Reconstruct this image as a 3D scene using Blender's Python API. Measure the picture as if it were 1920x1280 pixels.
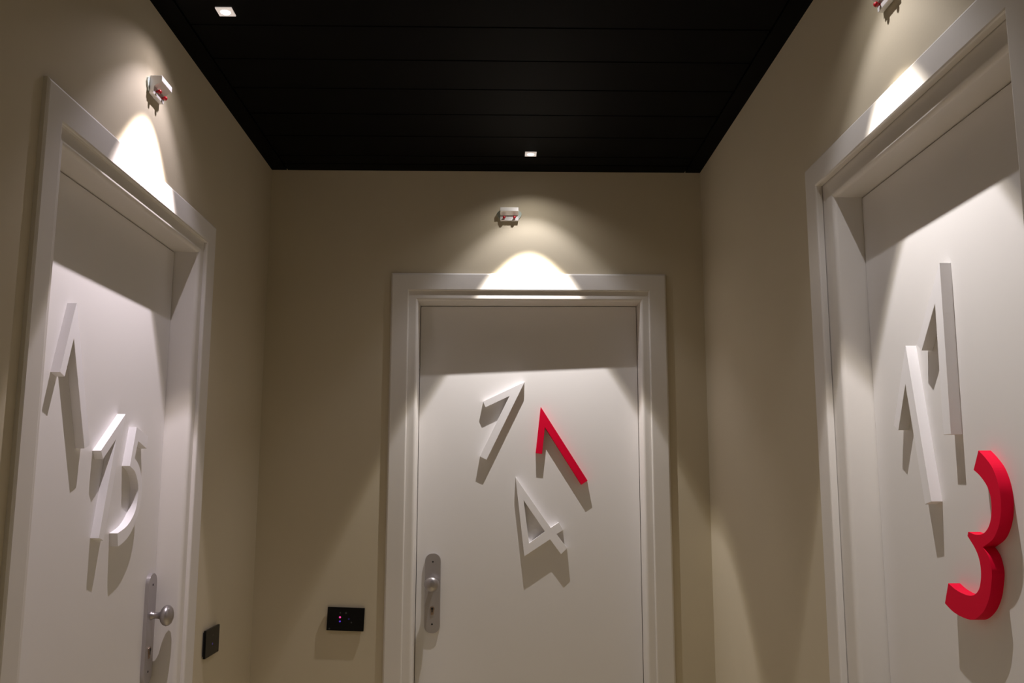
import bpy, bmesh, math, random
from mathutils import Vector, Matrix
from mathutils.geometry import tessellate_polygon

for o in list(bpy.data.objects):
    bpy.data.objects.remove(o, do_unlink=True)
SC = bpy.context.scene
COL = SC.collection
R = math.radians

# ------------------------------------------------------------------ camera
EYE = 1.42
cam_d = bpy.data.cameras.new('camera')
cam = bpy.data.objects.new('camera', cam_d)
COL.objects.link(cam)
cam_d.sensor_width = 36.0
cam_d.lens = 1703.0 / 1920.0 * 36.0
cam_d.clip_start = 0.02
cam.matrix_world = (Matrix.Translation((0, 0, EYE)) @ Matrix.Rotation(-0.016, 4, 'Z')
                    @ Matrix.Rotation(math.pi / 2 + 0.1537, 4, 'X') @ Matrix.Rotation(0.0018, 4, 'Z'))
SC.camera = cam

# ------------------------------------------------------------------ world and exposure
w = bpy.data.worlds.new('dark_world')
SC.world = w
w.use_nodes = True
w.node_tree.nodes['Background'].inputs[0].default_value = (0.9, 0.75, 0.6, 1)
w.node_tree.nodes['Background'].inputs[1].default_value = 0.0
SC.view_settings.view_transform = 'Standard'
SC.view_settings.look = 'None'
SC.view_settings.gamma = 1.0
SC.view_settings.use_curve_mapping = False
SC.view_settings.exposure = 0.0

# strength of the three nested beams of one ceiling downlight
BEAM_HOT, BEAM_HALO, BEAM_WIDE = 56.0, 6.4, 1.7
BEAM_COL = (1.0, 0.97, 0.955)

# ------------------------------------------------------------------ room measures (metres)
D, XL, XR, H = 3.3406, -0.8638, 0.775, 1.1762 + EYE
YB = -2.3                      # rear end of the corridor

# ------------------------------------------------------------------ materials
def mat(name, col, rough=0.5, metal=0.0, spec=0.5, var=0.0, vscale=6.0, bump=0.0, bscale=300.0,
        emit=None, estr=0.0, aniso=None):
    m = bpy.data.materials.new(name)
    m.use_nodes = True
    nt = m.node_tree
    b = nt.nodes['Principled BSDF']
    b.inputs['Base Color'].default_value = (*col, 1)
    b.inputs['Roughness'].default_value = rough
    b.inputs['Metallic'].default_value = metal
    b.inputs['Specular IOR Level'].default_value = spec
    if emit:
        b.inputs['Emission Color'].default_value = (*emit, 1)
        b.inputs['Emission Strength'].default_value = estr
    tc = nt.nodes.new('ShaderNodeTexCoord')
    if var > 0:
        n = nt.nodes.new('ShaderNodeTexNoise')
        n.inputs['Scale'].default_value = vscale
        n.inputs['Detail'].default_value = 5
        nt.links.new(tc.outputs['Object'], n.inputs['Vector'])
        r = nt.nodes.new('ShaderNodeValToRGB')
        r.color_ramp.elements[0].position = 0.3
        r.color_ramp.elements[1].position = 0.7
        r.color_ramp.elements[0].color = (*[c * (1 - var) for c in col], 1)
        r.color_ramp.elements[1].color = (*[min(1, c * (1 + var)) for c in col], 1)
        nt.links.new(n.outputs['Fac'], r.inputs['Fac'])
        nt.links.new(r.outputs['Color'], b.inputs['Base Color'])
    if bump > 0:
        n2 = nt.nodes.new('ShaderNodeTexNoise')
        n2.inputs['Scale'].default_value = bscale
        n2.inputs['Detail'].default_value = 3
        mp = nt.nodes.new('ShaderNodeMapping')
        if aniso:
            mp.inputs['Scale'].default_value = aniso
        nt.links.new(tc.outputs['Object'], mp.inputs['Vector'])
        nt.links.new(mp.outputs['Vector'], n2.inputs['Vector'])
        bp = nt.nodes.new('ShaderNodeBump')
        bp.inputs['Strength'].default_value = bump
        bp.inputs['Distance'].default_value = 0.001
        nt.links.new(n2.outputs['Fac'], bp.inputs['Height'])
        nt.links.new(bp.outputs['Normal'], b.inputs['Normal'])
    return m

M = dict(
    wall=mat('beige_wall_paint', (0.60, 0.53, 0.40), 0.75, spec=0.25, var=0.015, vscale=3, bump=0.12, bscale=160),
    door=mat('white_door_lacquer', (0.80, 0.775, 0.765), 0.45, spec=0.35, var=0.01, vscale=2, bump=0.03, bscale=220),
    trim=mat('white_trim_lacquer', (0.76, 0.725, 0.69), 0.42, spec=0.4, var=0.01, vscale=4),
    digit=mat('white_digit_paint', (0.92, 0.90, 0.92), 0.5, spec=0.3, bump=0.05, bscale=500),
    red=mat('red_digit_paint', (0.80, 0.0015, 0.038), 0.65, spec=0.12),
    ceil=mat('black_ceiling_panel', (0.0016, 0.0015, 0.0014), 0.65, spec=0.06, var=0.2, vscale=9),
    floor=mat('brown_floor', (0.66, 0.575, 0.36), 0.5, var=0.15, vscale=4),
    alu=mat('brushed_aluminium', (0.62, 0.60, 0.58), 0.38, metal=0.85, bump=0.05, bscale=400, aniso=(1, 12, 1)),
    alup=mat('satin_bracket_aluminium', (0.70, 0.68, 0.66), 0.45, metal=0.35),
    steel=mat('satin_nickel', (0.46, 0.43, 0.44), 0.36, metal=0.6, bump=0.04, bscale=500, aniso=(1, 1, 10)),
    knobsteel=mat('satin_nickel_knob', (0.40, 0.37, 0.37), 0.36, metal=0.85),
    brass=mat('brass_cylinder', (0.34, 0.25, 0.19), 0.4, metal=0.8),
    hole=mat('dark_keyhole', (0.01, 0.01, 0.01), 0.6),
    knob=mat('red_plastic', (0.34, 0.005, 0.012), 0.3),
    clear=mat('pale_plastic_tab', (0.55, 0.62, 0.58), 0.25),
    glass=mat('black_glass', (0.004, 0.004, 0.004), 0.3, spec=0.18),
    grey=mat('dim_grey_print', (0.05, 0.05, 0.05), 0.4),
    led_pink=mat('pink_indicator', (0.3, 0.02, 0.1), 0.4, emit=(1.0, 0.06, 0.40), estr=0.9),
    led_blue=mat('blue_indicator', (0.05, 0.03, 0.3), 0.4, emit=(0.16, 0.05, 1.0), estr=0.5),
    led_dim=mat('faint_blue_indicator', (0.03, 0.02, 0.1), 0.4, emit=(0.10, 0.04, 1.0), estr=0.06),
    bezel=mat('trim_scatter_glow', (0.85, 0.82, 0.80), 0.5, emit=(1.0, 0.88, 0.82), estr=0.42),  # emission stands in for lens light scattered onto the trim
    lens=mat('downlight_lens', (0.9, 0.9, 0.9), 0.3, emit=(1.0, 0.97, 0.92), estr=14.0),
)

# ------------------------------------------------------------------ helpers
def tag(o, label, cat=None, group=None, kind=None):
    o['label'] = label
    if cat: o['category'] = cat
    if group: o['group'] = group
    if kind: o['kind'] = kind
    return o

def obj(name, bm, m, parent=None, smooth=False, bevel=0.0):
    me = bpy.data.meshes.new(name)
    bmesh.ops.recalc_face_normals(bm, faces=bm.faces[:])
    bm.to_mesh(me); bm.free()
    me.materials.append(M[m] if isinstance(m, str) else m)
    if smooth:
        for p in me.polygons: p.use_smooth = True
    o = bpy.data.objects.new(name, me)
    COL.objects.link(o)
    if parent: o.parent = parent
    if bevel:
        b = o.modifiers.new('bevel', 'BEVEL'); b.width = bevel; b.segments = 2; b.limit_method = 'ANGLE'
    return o

def empty(name, loc, rz=0.0):
    o = bpy.data.objects.new(name, None)
    o.empty_display_size = 0.05
    o.location = loc; o.rotation_euler = (0, 0, rz)
    COL.objects.link(o)
    return o

def add_box(bm, x0, x1, y0, y1, z0, z1):
    v = [bm.verts.new(p) for p in ((x0, y0, z0), (x1, y0, z0), (x1, y1, z0), (x0, y1, z0),
                                   (x0, y0, z1), (x1, y0, z1), (x1, y1, z1), (x0, y1, z1))]
    for f in ((0, 3, 2, 1), (4, 5, 6, 7), (0, 1, 5, 4), (1, 2, 6, 5), (2, 3, 7, 6), (3, 0, 4, 7)):
        bm.faces.new([v[i] for i in f])
    return v

def box(*a):
    bm = bmesh.new(); add_box(bm, *a); return bm

def prism(loops, y0, y1):
    """outline loops in (x, z), extruded from y0 (front) to y1 (back); first loop outer, others holes"""
    bm = bmesh.new()
    fr, bk = [], []
    for lp in loops:
        fr.append([bm.verts.new((x, y0, z)) for x, z in lp])
        bk.append([bm.verts.new((x, y1, z)) for x, z in lp])
    F = [v for l in fr for v in l]; B = [v for l in bk for v in l]
    for t in tessellate_polygon([[Vector((x, z, 0)) for x, z in lp] for lp in loops]):
        try:
            bm.faces.new([F[i] for i in t]); bm.faces.new([B[i] for i in reversed(t)])
        except ValueError:
            pass
    for f, b in zip(fr, bk):
        n = len(f)
        for i in range(n):
            bm.faces.new((f[i], f[(i + 1) % n], b[(i + 1) % n], b[i]))
    return bm

def sweep(profile, a, b, ma=None, mb=None):
    """closed profile of (s, t) swept between two frames; frame = function (s, t) -> point"""
    bm = bmesh.new()
    A = [bm.verts.new(a(s, t)) for s, t in profile]
    B = [bm.verts.new(b(s, t)) for s, t in profile]
    n = len(profile)
    for i in range(n):
        bm.faces.new((A[i], A[(i + 1) % n], B[(i + 1) % n], B[i]))
    bm.faces.new(A[::-1]); bm.faces.new(B)
    return bm

def lathe(profile, seg=28, axis='y'):
    """profile of (radius, distance) turned about the axis; y axis points towards the room at -y"""
    bm = bmesh.new(); rings = []
    for r, d in profile:
        if r < 1e-6:
            rings.append([bm.verts.new((0, -d, 0))])
        else:
            rings.append([bm.verts.new((r * math.cos(2 * math.pi * k / seg), -d, r * math.sin(2 * math.pi * k / seg))) for k in range(seg)])
    for a, b in zip(rings, rings[1:]):
        for k in range(seg):
            q = [a[k % len(a)], a[(k + 1) % seg % len(a)], b[(k + 1) % seg % len(b)], b[k % len(b)]]
            u = []
            for v in q:
                if v not in u: u.append(v)
            if len(u) > 2:
                bm.faces.new(u)
    for e in (rings[0], rings[-1]):
        if len(e) > 2:
            try: bm.faces.new(e)
            except ValueError: pass
    return bm

def catmull(pts, n=5):
    out = []
    for i in range(len(pts) - 1):
        p0 = pts[max(i - 1, 0)]; p1 = pts[i]; p2 = pts[i + 1]; p3 = pts[min(i + 2, len(pts) - 1)]
        for k in range(n):
            t = k / n
            out.append(tuple(0.5 * (2 * p1[j] + (p2[j] - p0[j]) * t + (2 * p0[j] - 5 * p1[j] + 4 * p2[j] - p3[j]) * t * t
                                    + (3 * p1[j] - p0[j] - 3 * p2[j] + p3[j]) * t ** 3) for j in (0, 1)))
    return out

# wall frames: local x runs to the right along the wall, local -y points into the room, z is up
WALL = {'back': (lambda u: (u, D, 0), 0.0),
        'left': (lambda u: (XL, u, 0), math.pi / 2),
        'right': (lambda u: (XR, -u, 0), -math.pi / 2)}

# ------------------------------------------------------------------ the doors' measures along each wall (u, z)
DOORS = {
    'left': dict(n=1, out=(1.640, 2.683, 2.180), inn=(1.705, 2.604, 2.1125), jam=(1.738, 2.570, 2.0755), rec=0.070, slope=0.0, face=-0.0015,
                 label='white flush door on the left wall, its silver knob plate at the far edge'),
    'back': dict(n=2, out=(-0.3984, 0.6316, 2.194), inn=(-0.3320, 0.5655, 2.128), jam=(-0.2980, 0.5350, 2.0916), rec=0.100, slope=0.0175, face=-0.0035,
                 label='white flush door in the end wall with white frame and silver knob plate'),
    'right': dict(n=3, out=(-2.166, -1.200, 2.1876), inn=(-2.092, -1.268, 2.125), jam=(-2.031, -1.300, 2.078), rec=0.073, slope=0.0, face=0.0055,
                  label='white flush door on the right wall, cropped by the edge of the photo'),
}

# ------------------------------------------------------------------ structure
TH = 0.24
def wall_with_opening(side, u0, u1, d):
    base, rz = WALL[side]
    a, b, top = d['jam'][0] - 0.076, d['jam'][1] + 0.076, d['jam'][2] + 0.076
    bm = bmesh.new()
    add_box(bm, u0, a, 0, TH, 0, H + 0.1)
    add_box(bm, b, u1, 0, TH, 0, H + 0.1)
    add_box(bm, a, b, 0, TH, top, H + 0.1)
    o = obj('wall_' + side, bm, 'wall')
    o.location = base(0); o.rotation_euler = (0, 0, rz)
    return o
tag(wall_with_opening('back', XL, XR, DOORS['back']), 'beige painted end wall around the middle door', 'wall', kind='structure')
tag(wall_with_opening('left', YB, D + TH, DOORS['left']), 'beige painted left wall around the first door', 'wall', kind='structure')
tag(wall_with_opening('right', -D - TH, -YB, DOORS['right']), 'beige painted right wall around the cropped door', 'wall', kind='structure')
tag(obj('wall_front', box(XL - TH, XR + TH, YB - 0.1, YB, 0, H + 0.1), 'wall'), 'beige painted wall closing the corridor behind the viewer', 'wall', kind='structure')
tag(obj('floor', box(XL - TH, XR + TH, YB - 0.1, D + TH, -0.1, 0), 'floor'), 'warm brown corridor floor below the picture', 'floor', kind='structure')
ceil = tag(obj('ceiling', box(XL - TH, XR + TH, YB - 0.1, D + TH, H + 0.012, H + 0.15), 'ceil'), 'black panelled ceiling of wide boards with narrow joints', 'ceiling', kind='structure')
# ceiling boards: 191 mm pitch with 5 mm joints, edge strips along the walls
ED, PITCH, GAP = 0.056, 0.1910, 0.005
y1 = 3.2640
first = None
while y1 > YB:
    y0 = y1 - (PITCH if first or y1 < 3.2 else 3.2640 - 3.1781)
    y0 = max(y0, YB)
    if first is None or abs((y1 - y0) - PITCH) > 1e-4:
        bm = box(XL + ED + GAP, XR - ED - GAP, -(y1 - y0) + GAP, 0, 0, 0.014)
        o = obj('ceiling_board', bm, 'ceil', ceil, bevel=0.0015)
        if abs((y1 - y0) - PITCH) < 1e-4: first = o
    else:
        o = first.copy(); COL.objects.link(o); o.parent = ceil
    o.location = (0, y1, H)
    y1 = y0
obj('edge_strip', box(XL, XL + ED, YB, D, H, H + 0.014), 'ceil', ceil)
obj('edge_strip', box(XR - ED, XR, YB, D, H, H + 0.014), 'ceil', ceil)
obj('edge_strip', box(XL + ED + GAP, XR - ED - GAP, 3.2640 + GAP, D, H, H + 0.014), 'ceil', ceil)

# ------------------------------------------------------------------ doors
def casing_board(kind, d, uc, parent):
    """one mitred architrave board, 12 mm proud of the wall"""
    (oa, ob, ot), (ia, ib, it) = d['out'], d['inn']
    f = -0.012; e = 0.004
    # profile across the board: s = 0 at outer edge, 1 at inner edge
    prof = [(0.0, 0.004), (0.0, f + e), (0.05, f + e * 0.3), (0.09, f), (0.93, f), (0.98, f + e * 0.3), (1.0, f + e), (1.0, 0.004)]
    L = lambda a, b, s: a + (b - a) * s
    if kind == 'l':
        a = lambda s, t: (L(oa, ia, s) - uc, t, 0.0)
        b = lambda s, t: (L(oa, ia, s) - uc, t, L(ot, it, s))
    elif kind == 'r':
        a = lambda s, t: (L(ob, ib, s) - uc, t, 0.0)
        b = lambda s, t: (L(ob, ib, s) - uc, t, L(ot, it, s))
    else:
        a = lambda s, t: (L(oa, ia, s) - uc, t, L(ot, it, s))
        b = lambda s, t: (L(ob, ib, s) - uc, t, L(ot, it, s))
    return obj('casing', sweep(prof, a, b), 'trim', parent)

def jamb_board(kind, d, uc, parent):
    """frame lining with rounded front edge; s runs from the opening outwards"""
    ja, jb, jt = d['jam']; dep = d['rec'] + 0.06
    rr = 0.011; f = d['face']
    prof = [(0.0, dep)]
    for k in range(7):
        t = math.pi / 2 * k / 6
        prof.append((rr - rr * math.cos(t), f + rr - rr * math.sin(t)))
    prof += [(0.075, f), (0.075, dep)]
    if kind == 'l':
        a = lambda s, t: (ja - s - uc, t, 0.0)
        b = lambda s, t: (ja - s - uc, t, jt + s)
    elif kind == 'r':
        a = lambda s, t: (jb + s - uc, t, 0.0)
        b = lambda s, t: (jb + s - uc, t, jt + s)
    else:
        a = lambda s, t: (ja - s - uc, t, jt + s)
        b = lambda s, t: (jb + s - uc, t, jt + s)
    o = obj('jamb' if kind != 't' else 'head_jamb', sweep(prof, a, b), 'trim', parent)
    for p in o.data.polygons: p.use_smooth = True
    m = o.modifiers.new('edge', 'EDGE_SPLIT'); m.split_angle = R(35)
    return o

def lock_plate(parent, u, y, z0, z1, kz, keyz, rot):
    """long plate with rounded ends, ball knob, key cylinder, two screws"""
    hw = 0.0285; zc = (z0 + z1) / 2; hh = (z1 - z0) / 2; rad = 0.0262
    pts = []
    for cx, cz, a0 in ((hw - rad, hh - rad, 0), (-hw + rad, hh - rad, 90), (-hw + rad, -hh + rad, 180), (hw - rad, -hh + rad, 270)):
        for k in range(9):
            t = R(a0 + 90 * k / 8)
            pts.append((cx + rad * math.cos(t), cz + rad * math.sin(t)))
    p = obj('lock_plate', prism([pts], -0.010, 0), 'steel', parent, bevel=0.0022)
    p.location = (u, y, zc); p.rotation_euler = (0, 0, rot)
    tag(p, 'satin metal plate with rounded ends')
    kn = obj('knob', lathe([(0.0115, 0.008), (0.0112, 0.012), (0.0090, 0.015), (0.0080, 0.020), (0.0085, 0.030), (0.0120, 0.036), (0.0200, 0.0395),
                            (0.0255, 0.045), (0.0275, 0.051), (0.0262, 0.057), (0.0215, 0.0625), (0.0140, 0.0660), (0.0070, 0.0675), (0, 0.068)], 36), 'knobsteel', p, smooth=True)
    kn.location = (0, 0, kz - zc)
    cyl = obj('key_cylinder', prism([[(0.0085 * math.cos(R(a)), 0.0085 * math.sin(R(a))) for a in range(-50, 231, 20)] + [(-0.005, -0.022), (0.005, -0.022)]], -0.0125, -0.006), 'brass', p, bevel=0.001)
    cyl.location = (0, 0, keyz - zc + 0.006)
    kh = obj('keyhole', prism([[(0.0045 * math.cos(R(a)), 0.0045 * math.sin(R(a))) for a in range(-60, 241, 30)] + [(-0.0018, -0.0125), (0.0018, -0.0125)]], -0.0132, -0.0120), 'hole', p)
    kh.location = (0, 0, keyz - zc + 0.006)
    for dz in (hh - 0.030, -hh + 0.032):
        s = obj('screw', lathe([(0.0032, 0.009), (0.0032, 0.0104), (0.0022, 0.0109), (0, 0.0109)], 12), 'hole', p)
        s.location = (0, 0, dz)
    return p

LEAF = {}
for side, d in DOORS.items():
    base, rz = WALL[side]
    ja, jb, jt = d['jam']; uc = (ja + jb) / 2
    dr = empty('door_%d' % d['n'], base(uc), rz)
    tag(dr, d['label'], 'door', kind='structure')
    for k in ('l', 'r', 't'):
        casing_board(k, d, uc, dr); jamb_board(k, d, uc, dr)
    hw = (jb - ja) / 2 - 0.0018
    lf = obj('door_leaf', box(-hw, hw, 0, 0.042, 0.006, jt - 0.0022), 'door', dr, bevel=0.0015)
    lf.location = (0, d['rec'], 0)
    rot = -d['slope']
    lf.rotation_euler = (0, 0, rot)
    LEAF[side] = (uc, d['rec'], rot)
    st = d['rec'] + 0.053
    obj('stop', box(-hw - 0.004, -hw + 0.02, st, st + 0.02, 0, jt), 'trim', dr)
    obj('stop', box(hw - 0.02, hw + 0.004, st, st + 0.02, 0, jt), 'trim', dr)
    obj('stop', box(-hw + 0.02, hw - 0.02, st, st + 0.02, jt - 0.024, jt + 0.001), 'trim', dr)
    def surf(u):
        return d['rec'] + (u - uc) * math.tan(rot)
    if side == 'back':
        lock_plate(dr, -0.2350 - uc, surf(-0.235), 0.876, 1.160, 1.053, 0.957, rot)
    elif side == 'left':
        lock_plate(dr, 2.530 - uc, surf(2.53), 0.890, 1.176, 1.066, 0.972, rot)
    else:
        lock_plate(dr, -1.362 - uc, surf(-1.362), 0.880, 1.165, 1.056, 0.962, rot)

# ------------------------------------------------------------------ digits on the doors
def digit(side, loops, m, label, thk=None):
    thk = thk or {'back': 0.0235, 'left': 0.0200, 'right': 0.0215}[side]
    """loops in wall coordinates (u, z): outer outline, then holes"""
    uc, rec, rot = LEAF[side]
    base, rz = WALL[side]
    us = [p[0] for p in loops[0]]; zs = [p[1] for p in loops[0]]
    u0 = (min(us) + max(us)) / 2; z0 = min(zs)
    bm = prism([[(u - u0, z - z0) for u, z in lp] for lp in loops], -thk, 0.0)
    o = obj('door_digit', bm, m, bevel=0.0006)
    y = rec + (u0 - uc) * math.tan(rot)
    b = Vector(base(u0)) + Matrix.Rotation(rz, 3, 'Z') @ Vector((0, y, z0))
    o.location = b; o.rotation_euler = (0, 0, rz + rot)
    tag(o, label, 'number', 'digits mounted on the doors')
    return o

def one(tip, rot, L=0.325, F=0.174, wd=0.028, wf=0.024, ang=38.7):
    s = Vector((0, -1)); n = Vector((-1, 0))
    a = R(ang); g = Vector((-math.sin(a), -math.cos(a))); m = Vector((math.cos(a), -math.sin(a)))
    e = s * L; f = g * F
    # inner corner: point at distance wd left of the stem edge and wf inside the flag edge
    x = -wd; t = (wf - x * m.x) / m.y
    pts = [Vector((0, 0)), e, e + n * wd, Vector((x, t)), f + m * wf, f]
    c, sn = math.cos(R(rot)), math.sin(R(rot))
    return [(tip[0] + c * p.x - sn * p.y, tip[1] + sn * p.x + c * p.y) for p in pts]

digit('back', [one((0.1030, 1.7947), -26.0)], 'digit', 'white numeral 1 leaning right, upper left on the end-wall door')
digit('back', [one((0.1638, 1.7011), 32.3)], 'red', 'bright red numeral 1 tilted on the end-wall door')
digit('back', [[(0.0688, 1.4394), (0.1991, 1.2545), (0.2289, 1.2738), (0.2457, 1.2469), (0.2208, 1.2314), (0.2597, 1.1803), (0.2368, 1.1587), (0.1963, 1.2122), (0.1017, 1.151)],
               [(0.0991, 1.3537), (0.1776, 1.2404), (0.1194, 1.1981)]], 'digit', 'white tilted numeral 4, lowest figure on the end-wall door')
digit('left', [one((1.9500, 1.8029), 20.9, L=0.322, F=0.165)], 'digit', 'white numeral 1 highest on the left door, tilted away from its mates')
digit('left', [one((2.2498, 1.5844), -14.5, L=0.310, F=0.157)], 'digit', 'white numeral 1 beside the 5 on the left door')
f5 = [(2.324, 1.5564), (2.4036, 1.5368), (2.3993, 1.5048), (2.3396, 1.5218), (2.3229, 1.4772), (2.3491, 1.4646), (2.3726, 1.4384), (2.3825, 1.4117), (2.3814, 1.3762), (2.3649, 1.3327), (2.3321, 1.2966), (2.2959, 1.2761), (2.256, 1.2653), (2.2487, 1.2969), (2.3008, 1.311), (2.337, 1.3337), (2.3552, 1.3592), (2.3602, 1.3883), (2.3588, 1.4059), (2.3506, 1.4235), (2.3297, 1.4453), (2.2966, 1.4584)]
digit('left', [f5[:4] + catmull(f5[4:13]) + [f5[12]] + catmull(f5[13:22]) + [f5[21]]], 'digit', 'white numeral 5 on the left door, right of the lower 1')
digit('right', [one((-1.6446, 1.8278), -0.6, L=0.320, F=0.178)], 'digit', 'white upright numeral 1, highest figure on the right door')
digit('right', [one((-1.8070, 1.6951), 12.0, L=0.317, F=0.176)], 'digit', 'white slanted numeral 1, leftmost figure on the right door')
f3 = [(-1.5572, 1.4754), (-1.5379, 1.463), (-1.5175, 1.4455), (-1.5051, 1.4238), (-1.4994, 1.4025), (-1.5, 1.3837), (-1.5054, 1.3623), (-1.517, 1.343), (-1.535, 1.3265), (-1.5669, 1.3124), (-1.5525, 1.3002), (-1.5458, 1.2841), (-1.5442, 1.27), (-1.5498, 1.2505), (-1.5582, 1.2306), (-1.5751, 1.2094), (-1.5961, 1.1945), (-1.6165, 1.1862), (-1.6365, 1.1843), (-1.6667, 1.1863), (-1.6922, 1.1917), (-1.7153, 1.2011), (-1.6972, 1.239), (-1.6758, 1.2316), (-1.6505, 1.2269), (-1.6255, 1.2256), (-1.6053, 1.2297), (-1.5892, 1.2413), (-1.5809, 1.2592), (-1.579, 1.2787), (-1.5836, 1.2954), (-1.5936, 1.3094), (-1.6066, 1.3209), (-1.6154, 1.3284), (-1.6118, 1.3356), (-1.5902, 1.3323), (-1.5709, 1.3333), (-1.5562, 1.338), (-1.5433, 1.3476), (-1.5344, 1.3612), (-1.5297, 1.3781), (-1.53, 1.3973), (-1.5361, 1.4118), (-1.5461, 1.4227), (-1.5609, 1.4338), (-1.5779, 1.4427)]
digit('right', [catmull(f3[0:10]) + catmull(f3[9:22]) + [f3[21]] + catmull(f3[22:34]) + [f3[33]] + catmull(f3[34:46]) + [f3[45]]], 'red', 'large red numeral 3 on the right door')

# ------------------------------------------------------------------ ceiling downlights
def downlight(x, y, toward, lateral, label, k=1.0, half=27.5, tint=(1, 1, 1)):
    t = empty('ceiling_downlight', (x, y, H))
    tag(t, label, 'downlight', 'small square ceiling downlights')
    # square trim with a round opening, flush under the boards
    n = 24; q = 0.0205
    bm = bmesh.new()
    ins = [bm.verts.new((0.0125 * math.cos(2 * math.pi * i / n + math.pi / 4), 0.0125 * math.sin(2 * math.pi * i / n + math.pi / 4), -0.0035)) for i in range(n)]
    def sq(i, s):
        a = 2 * math.pi * i / n + math.pi / 4
        c, sn = math.cos(a), math.sin(a); m = max(abs(c), abs(sn))
        return (s * c / m, s * sn / m)
    o1 = [bm.verts.new((*sq(i, q), -0.0030)) for i in range(n)]
    o2 = [bm.verts.new((*sq(i, q), 0.0)) for i in range(n)]
    i2 = [bm.verts.new((v.co.x, v.co.y, 0.0)) for v in ins]
    for a, b in ((ins, o1), (o1, o2), (o2, i2), (i2, ins)):
        for i in range(n):
            bm.faces.new((a[i], a[(i + 1) % n], b[(i + 1) % n], b[i]))
    obj('trim', bm, 'bezel', t)
    bm = bmesh.new()
    rings = []
    for r, z in ((0.0125, -0.0022), (0.0100, -0.0040), (0.006, -0.0050)):
        rings.append([bm.verts.new((r * math.cos(2 * math.pi * i / n), r * math.sin(2 * math.pi * i / n), z)) for i in range(n)])
    for a, b in zip(rings, rings[1:]):
        for i in range(n): bm.faces.new((a[i], a[(i + 1) % n], b[(i + 1) % n], b[i]))
    bm.faces.new(rings[-1])
    obj('lens', bm, 'lens', t, smooth=True)
    ax = Vector((toward[0] * math.tan(R(toward[2])), toward[1] * math.tan(R(toward[2])), -1)) + Vector((*lateral, 0))
    # the lens throws a sharp core with a warm fringe, a soft halo and a faint wide spill
    for nm, P, size, bl, c in (('core_beam', BEAM_HOT * 0.62, 2 * half - 1.2, 0.10, (1.0, 1.0, 1.06)),
                               ('fringe_beam', BEAM_HOT * 0.38, 2 * half + 1.4, 0.13, (1.0, 0.93, 0.78)),
                               ('halo_beam', BEAM_HALO, 91, 0.42, (1, 1, 1.06)), ('wide_beam', BEAM_WIDE, 128, 0.55, (1, 0.97, 0.92))):
        ld = bpy.data.lights.new(nm, 'SPOT')
        ld.energy = P * k; ld.color = [a * b * e for a, b, e in zip(BEAM_COL, c, tint)]
        ld.spot_size = R(size); ld.spot_blend = bl; ld.shadow_soft_size = 0.0045
        lo = bpy.data.objects.new(nm, ld); COL.objects.link(lo); lo.parent = t
        lo.location = (0, 0, -0.0105)
        lo.rotation_euler = ax.to_track_quat('-Z', 'Y').to_euler()
    return t
downlight(0.1168, 3.1467, (0, 1, 5.0), (0, 0), 'lit square downlight in the black ceiling above the end-wall door')
downlight(-0.6919, 2.1550, (-1, 0, 4.0), (0, -0.045), 'lit square downlight in the black ceiling above the left door', tint=(1.0, 0.945, 1.03))
downlight(0.5750, 1.6500, (1, 0, 0.5), (0, 0), 'lit square downlight above the right door, beyond the top edge', half=27.0)
downlight(-0.6919, -0.5500, (-1, 0, 4.0), (0, 0), 'unseen downlight added behind the viewer for ambient light, near the left wall')  # unseen lamp added to lift the ambient light on the end wall
downlight(0.5750, -0.9500, (1, 0, 4.0), (0, 0), 'unseen downlight added behind the viewer for ambient light, near the right wall')  # second added lamp out of view, more bounce light for the corridor

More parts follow.
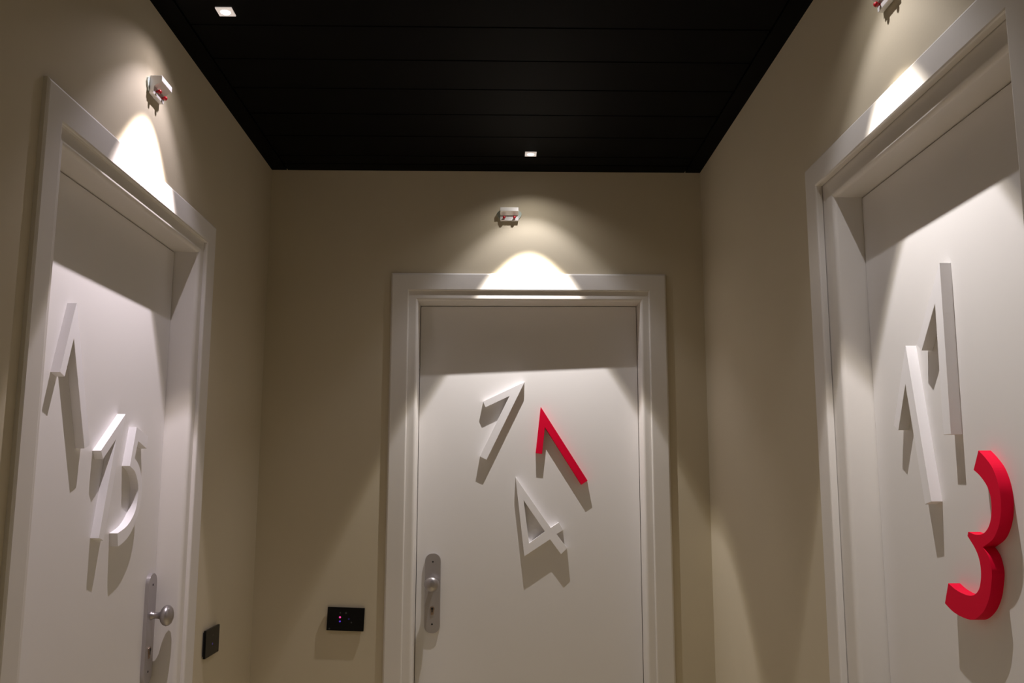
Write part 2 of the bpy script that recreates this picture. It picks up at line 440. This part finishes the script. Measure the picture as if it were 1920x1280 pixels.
# ------------------------------------------------------------------ small aluminium brackets with red knobs above the doors
def bracket(side, u, z, label):
    base, rz = WALL[side]
    p = Vector(base(u)); p.z = z
    t = empty('wall_bracket', p, rz)
    tag(t, label, 'bracket', 'small aluminium wall brackets above the doors')
    hl = 0.0345
    prof = [(0.004, 0.022), (0.033, 0.022), (0.034, 0.0205), (0.034, 0.0075), (0.0165, -0.0045), (0.0150, -0.0245), (0.004, -0.0245)]
    obj('base_plate', box(-hl + 0.004, hl - 0.004, -0.0045, 0, -0.019, 0.019), 'alup', t)
    bm = sweep(prof, lambda s, v: (-hl, -s, v), lambda s, v: (hl, -s, v))
    obj('body', bm, 'alup', t, bevel=0.0008)
    for du in (-0.0195, 0.0195):
        k = obj('red_knob', lathe([(0.0026, 0.0), (0.0026, 0.004), (0.0045, 0.0055), (0.0056, 0.0085), (0.0046, 0.0115), (0.0026, 0.0132), (0, 0.0136)], 16), 'knob', t, smooth=True)
        k.location = (du, -0.0155, -0.0135)
        k.rotation_euler = (R(6), 0, 0)
    # thin bent tab at each end holding the bracket to the wall
    for s in (-1, 1):
        bm = bmesh.new(); n = 10
        pts = [(0.0, -0.018), (0.004, -0.012), (0.010, -0.004), (0.0125, 0.004), (0.010, 0.012), (0.003, 0.017), (0.0, 0.018)]
        lp = [(s * (hl + a), b) for a, b in pts]
        obj('end_tab', prism([lp], -0.0045, 0.0), 'clear', t)
    return t
bracket('back', 0.0421, 2.4225, 'small aluminium bracket with two red knobs on the end wall')
bracket('left', 2.1620, 2.3880, 'small aluminium bracket with two red knobs on the left wall')
bracket('right', -1.6540, 2.3760, 'small aluminium bracket with red knobs cut by the top edge, right wall')

# ------------------------------------------------------------------ black glass switch panels
def disc(parent, name, m, x, z, r, y):
    o = obj(name, lathe([(r, 0.0), (r, 0.0004)], 14), m, parent)
    o.location = (x, y, z)
    return o
def panel(side, u, z, hw, hh, tilt, label, marks):
    base, rz = WALL[side]
    p = Vector(base(u)); p.z = z
    t = empty('switch_panel', p, rz)
    tag(t, label, 'switch panel', 'black glass switch panels')
    t.rotation_euler = (0, 0, rz)
    b = obj('back_box', box(-hw + 0.006, hw - 0.006, -0.004, 0, -hh + 0.006, hh - 0.006), 'hole', t)
    g = obj('glass_plate', box(-hw, hw, -0.011, -0.004, -hh, hh), 'glass', t, bevel=0.0007)
    g.rotation_euler = (0, tilt, 0); b.rotation_euler = (0, tilt, 0)
    for nm, m, x, zz, r in marks:
        disc(t, nm, m, x, zz, r, -0.0110)
    return t
panel('back', -0.5331, 0.9412, 0.0652, 0.0398, R(2.0), 'black glass switch panel with pink and blue lights on the end wall',
      [('indicator', 'led_pink', -0.0195, 0.0065, 0.0034), ('indicator', 'led_blue', -0.0195, -0.0075, 0.0030), ('mark', 'grey', -0.0190, 0.0215, 0.0024),
       ('mark', 'grey', 0.0010, 0.0210, 0.0034), ('indicator', 'led_dim', 0.0115, 0.0005, 0.0026), ('mark', 'grey', 0.0210, -0.0115, 0.0026), ('mark', 'grey', -0.0560, -0.0320, 0.0028)])
panel('left', 2.8502, 0.9464, 0.0655, 0.0400, 0.0, 'black glass switch panel with a faint blue light on the left wall',
      [('indicator', 'led_dim', 0.0, -0.0075, 0.0036), ('mark', 'grey', 0.0, 0.018, 0.003)])
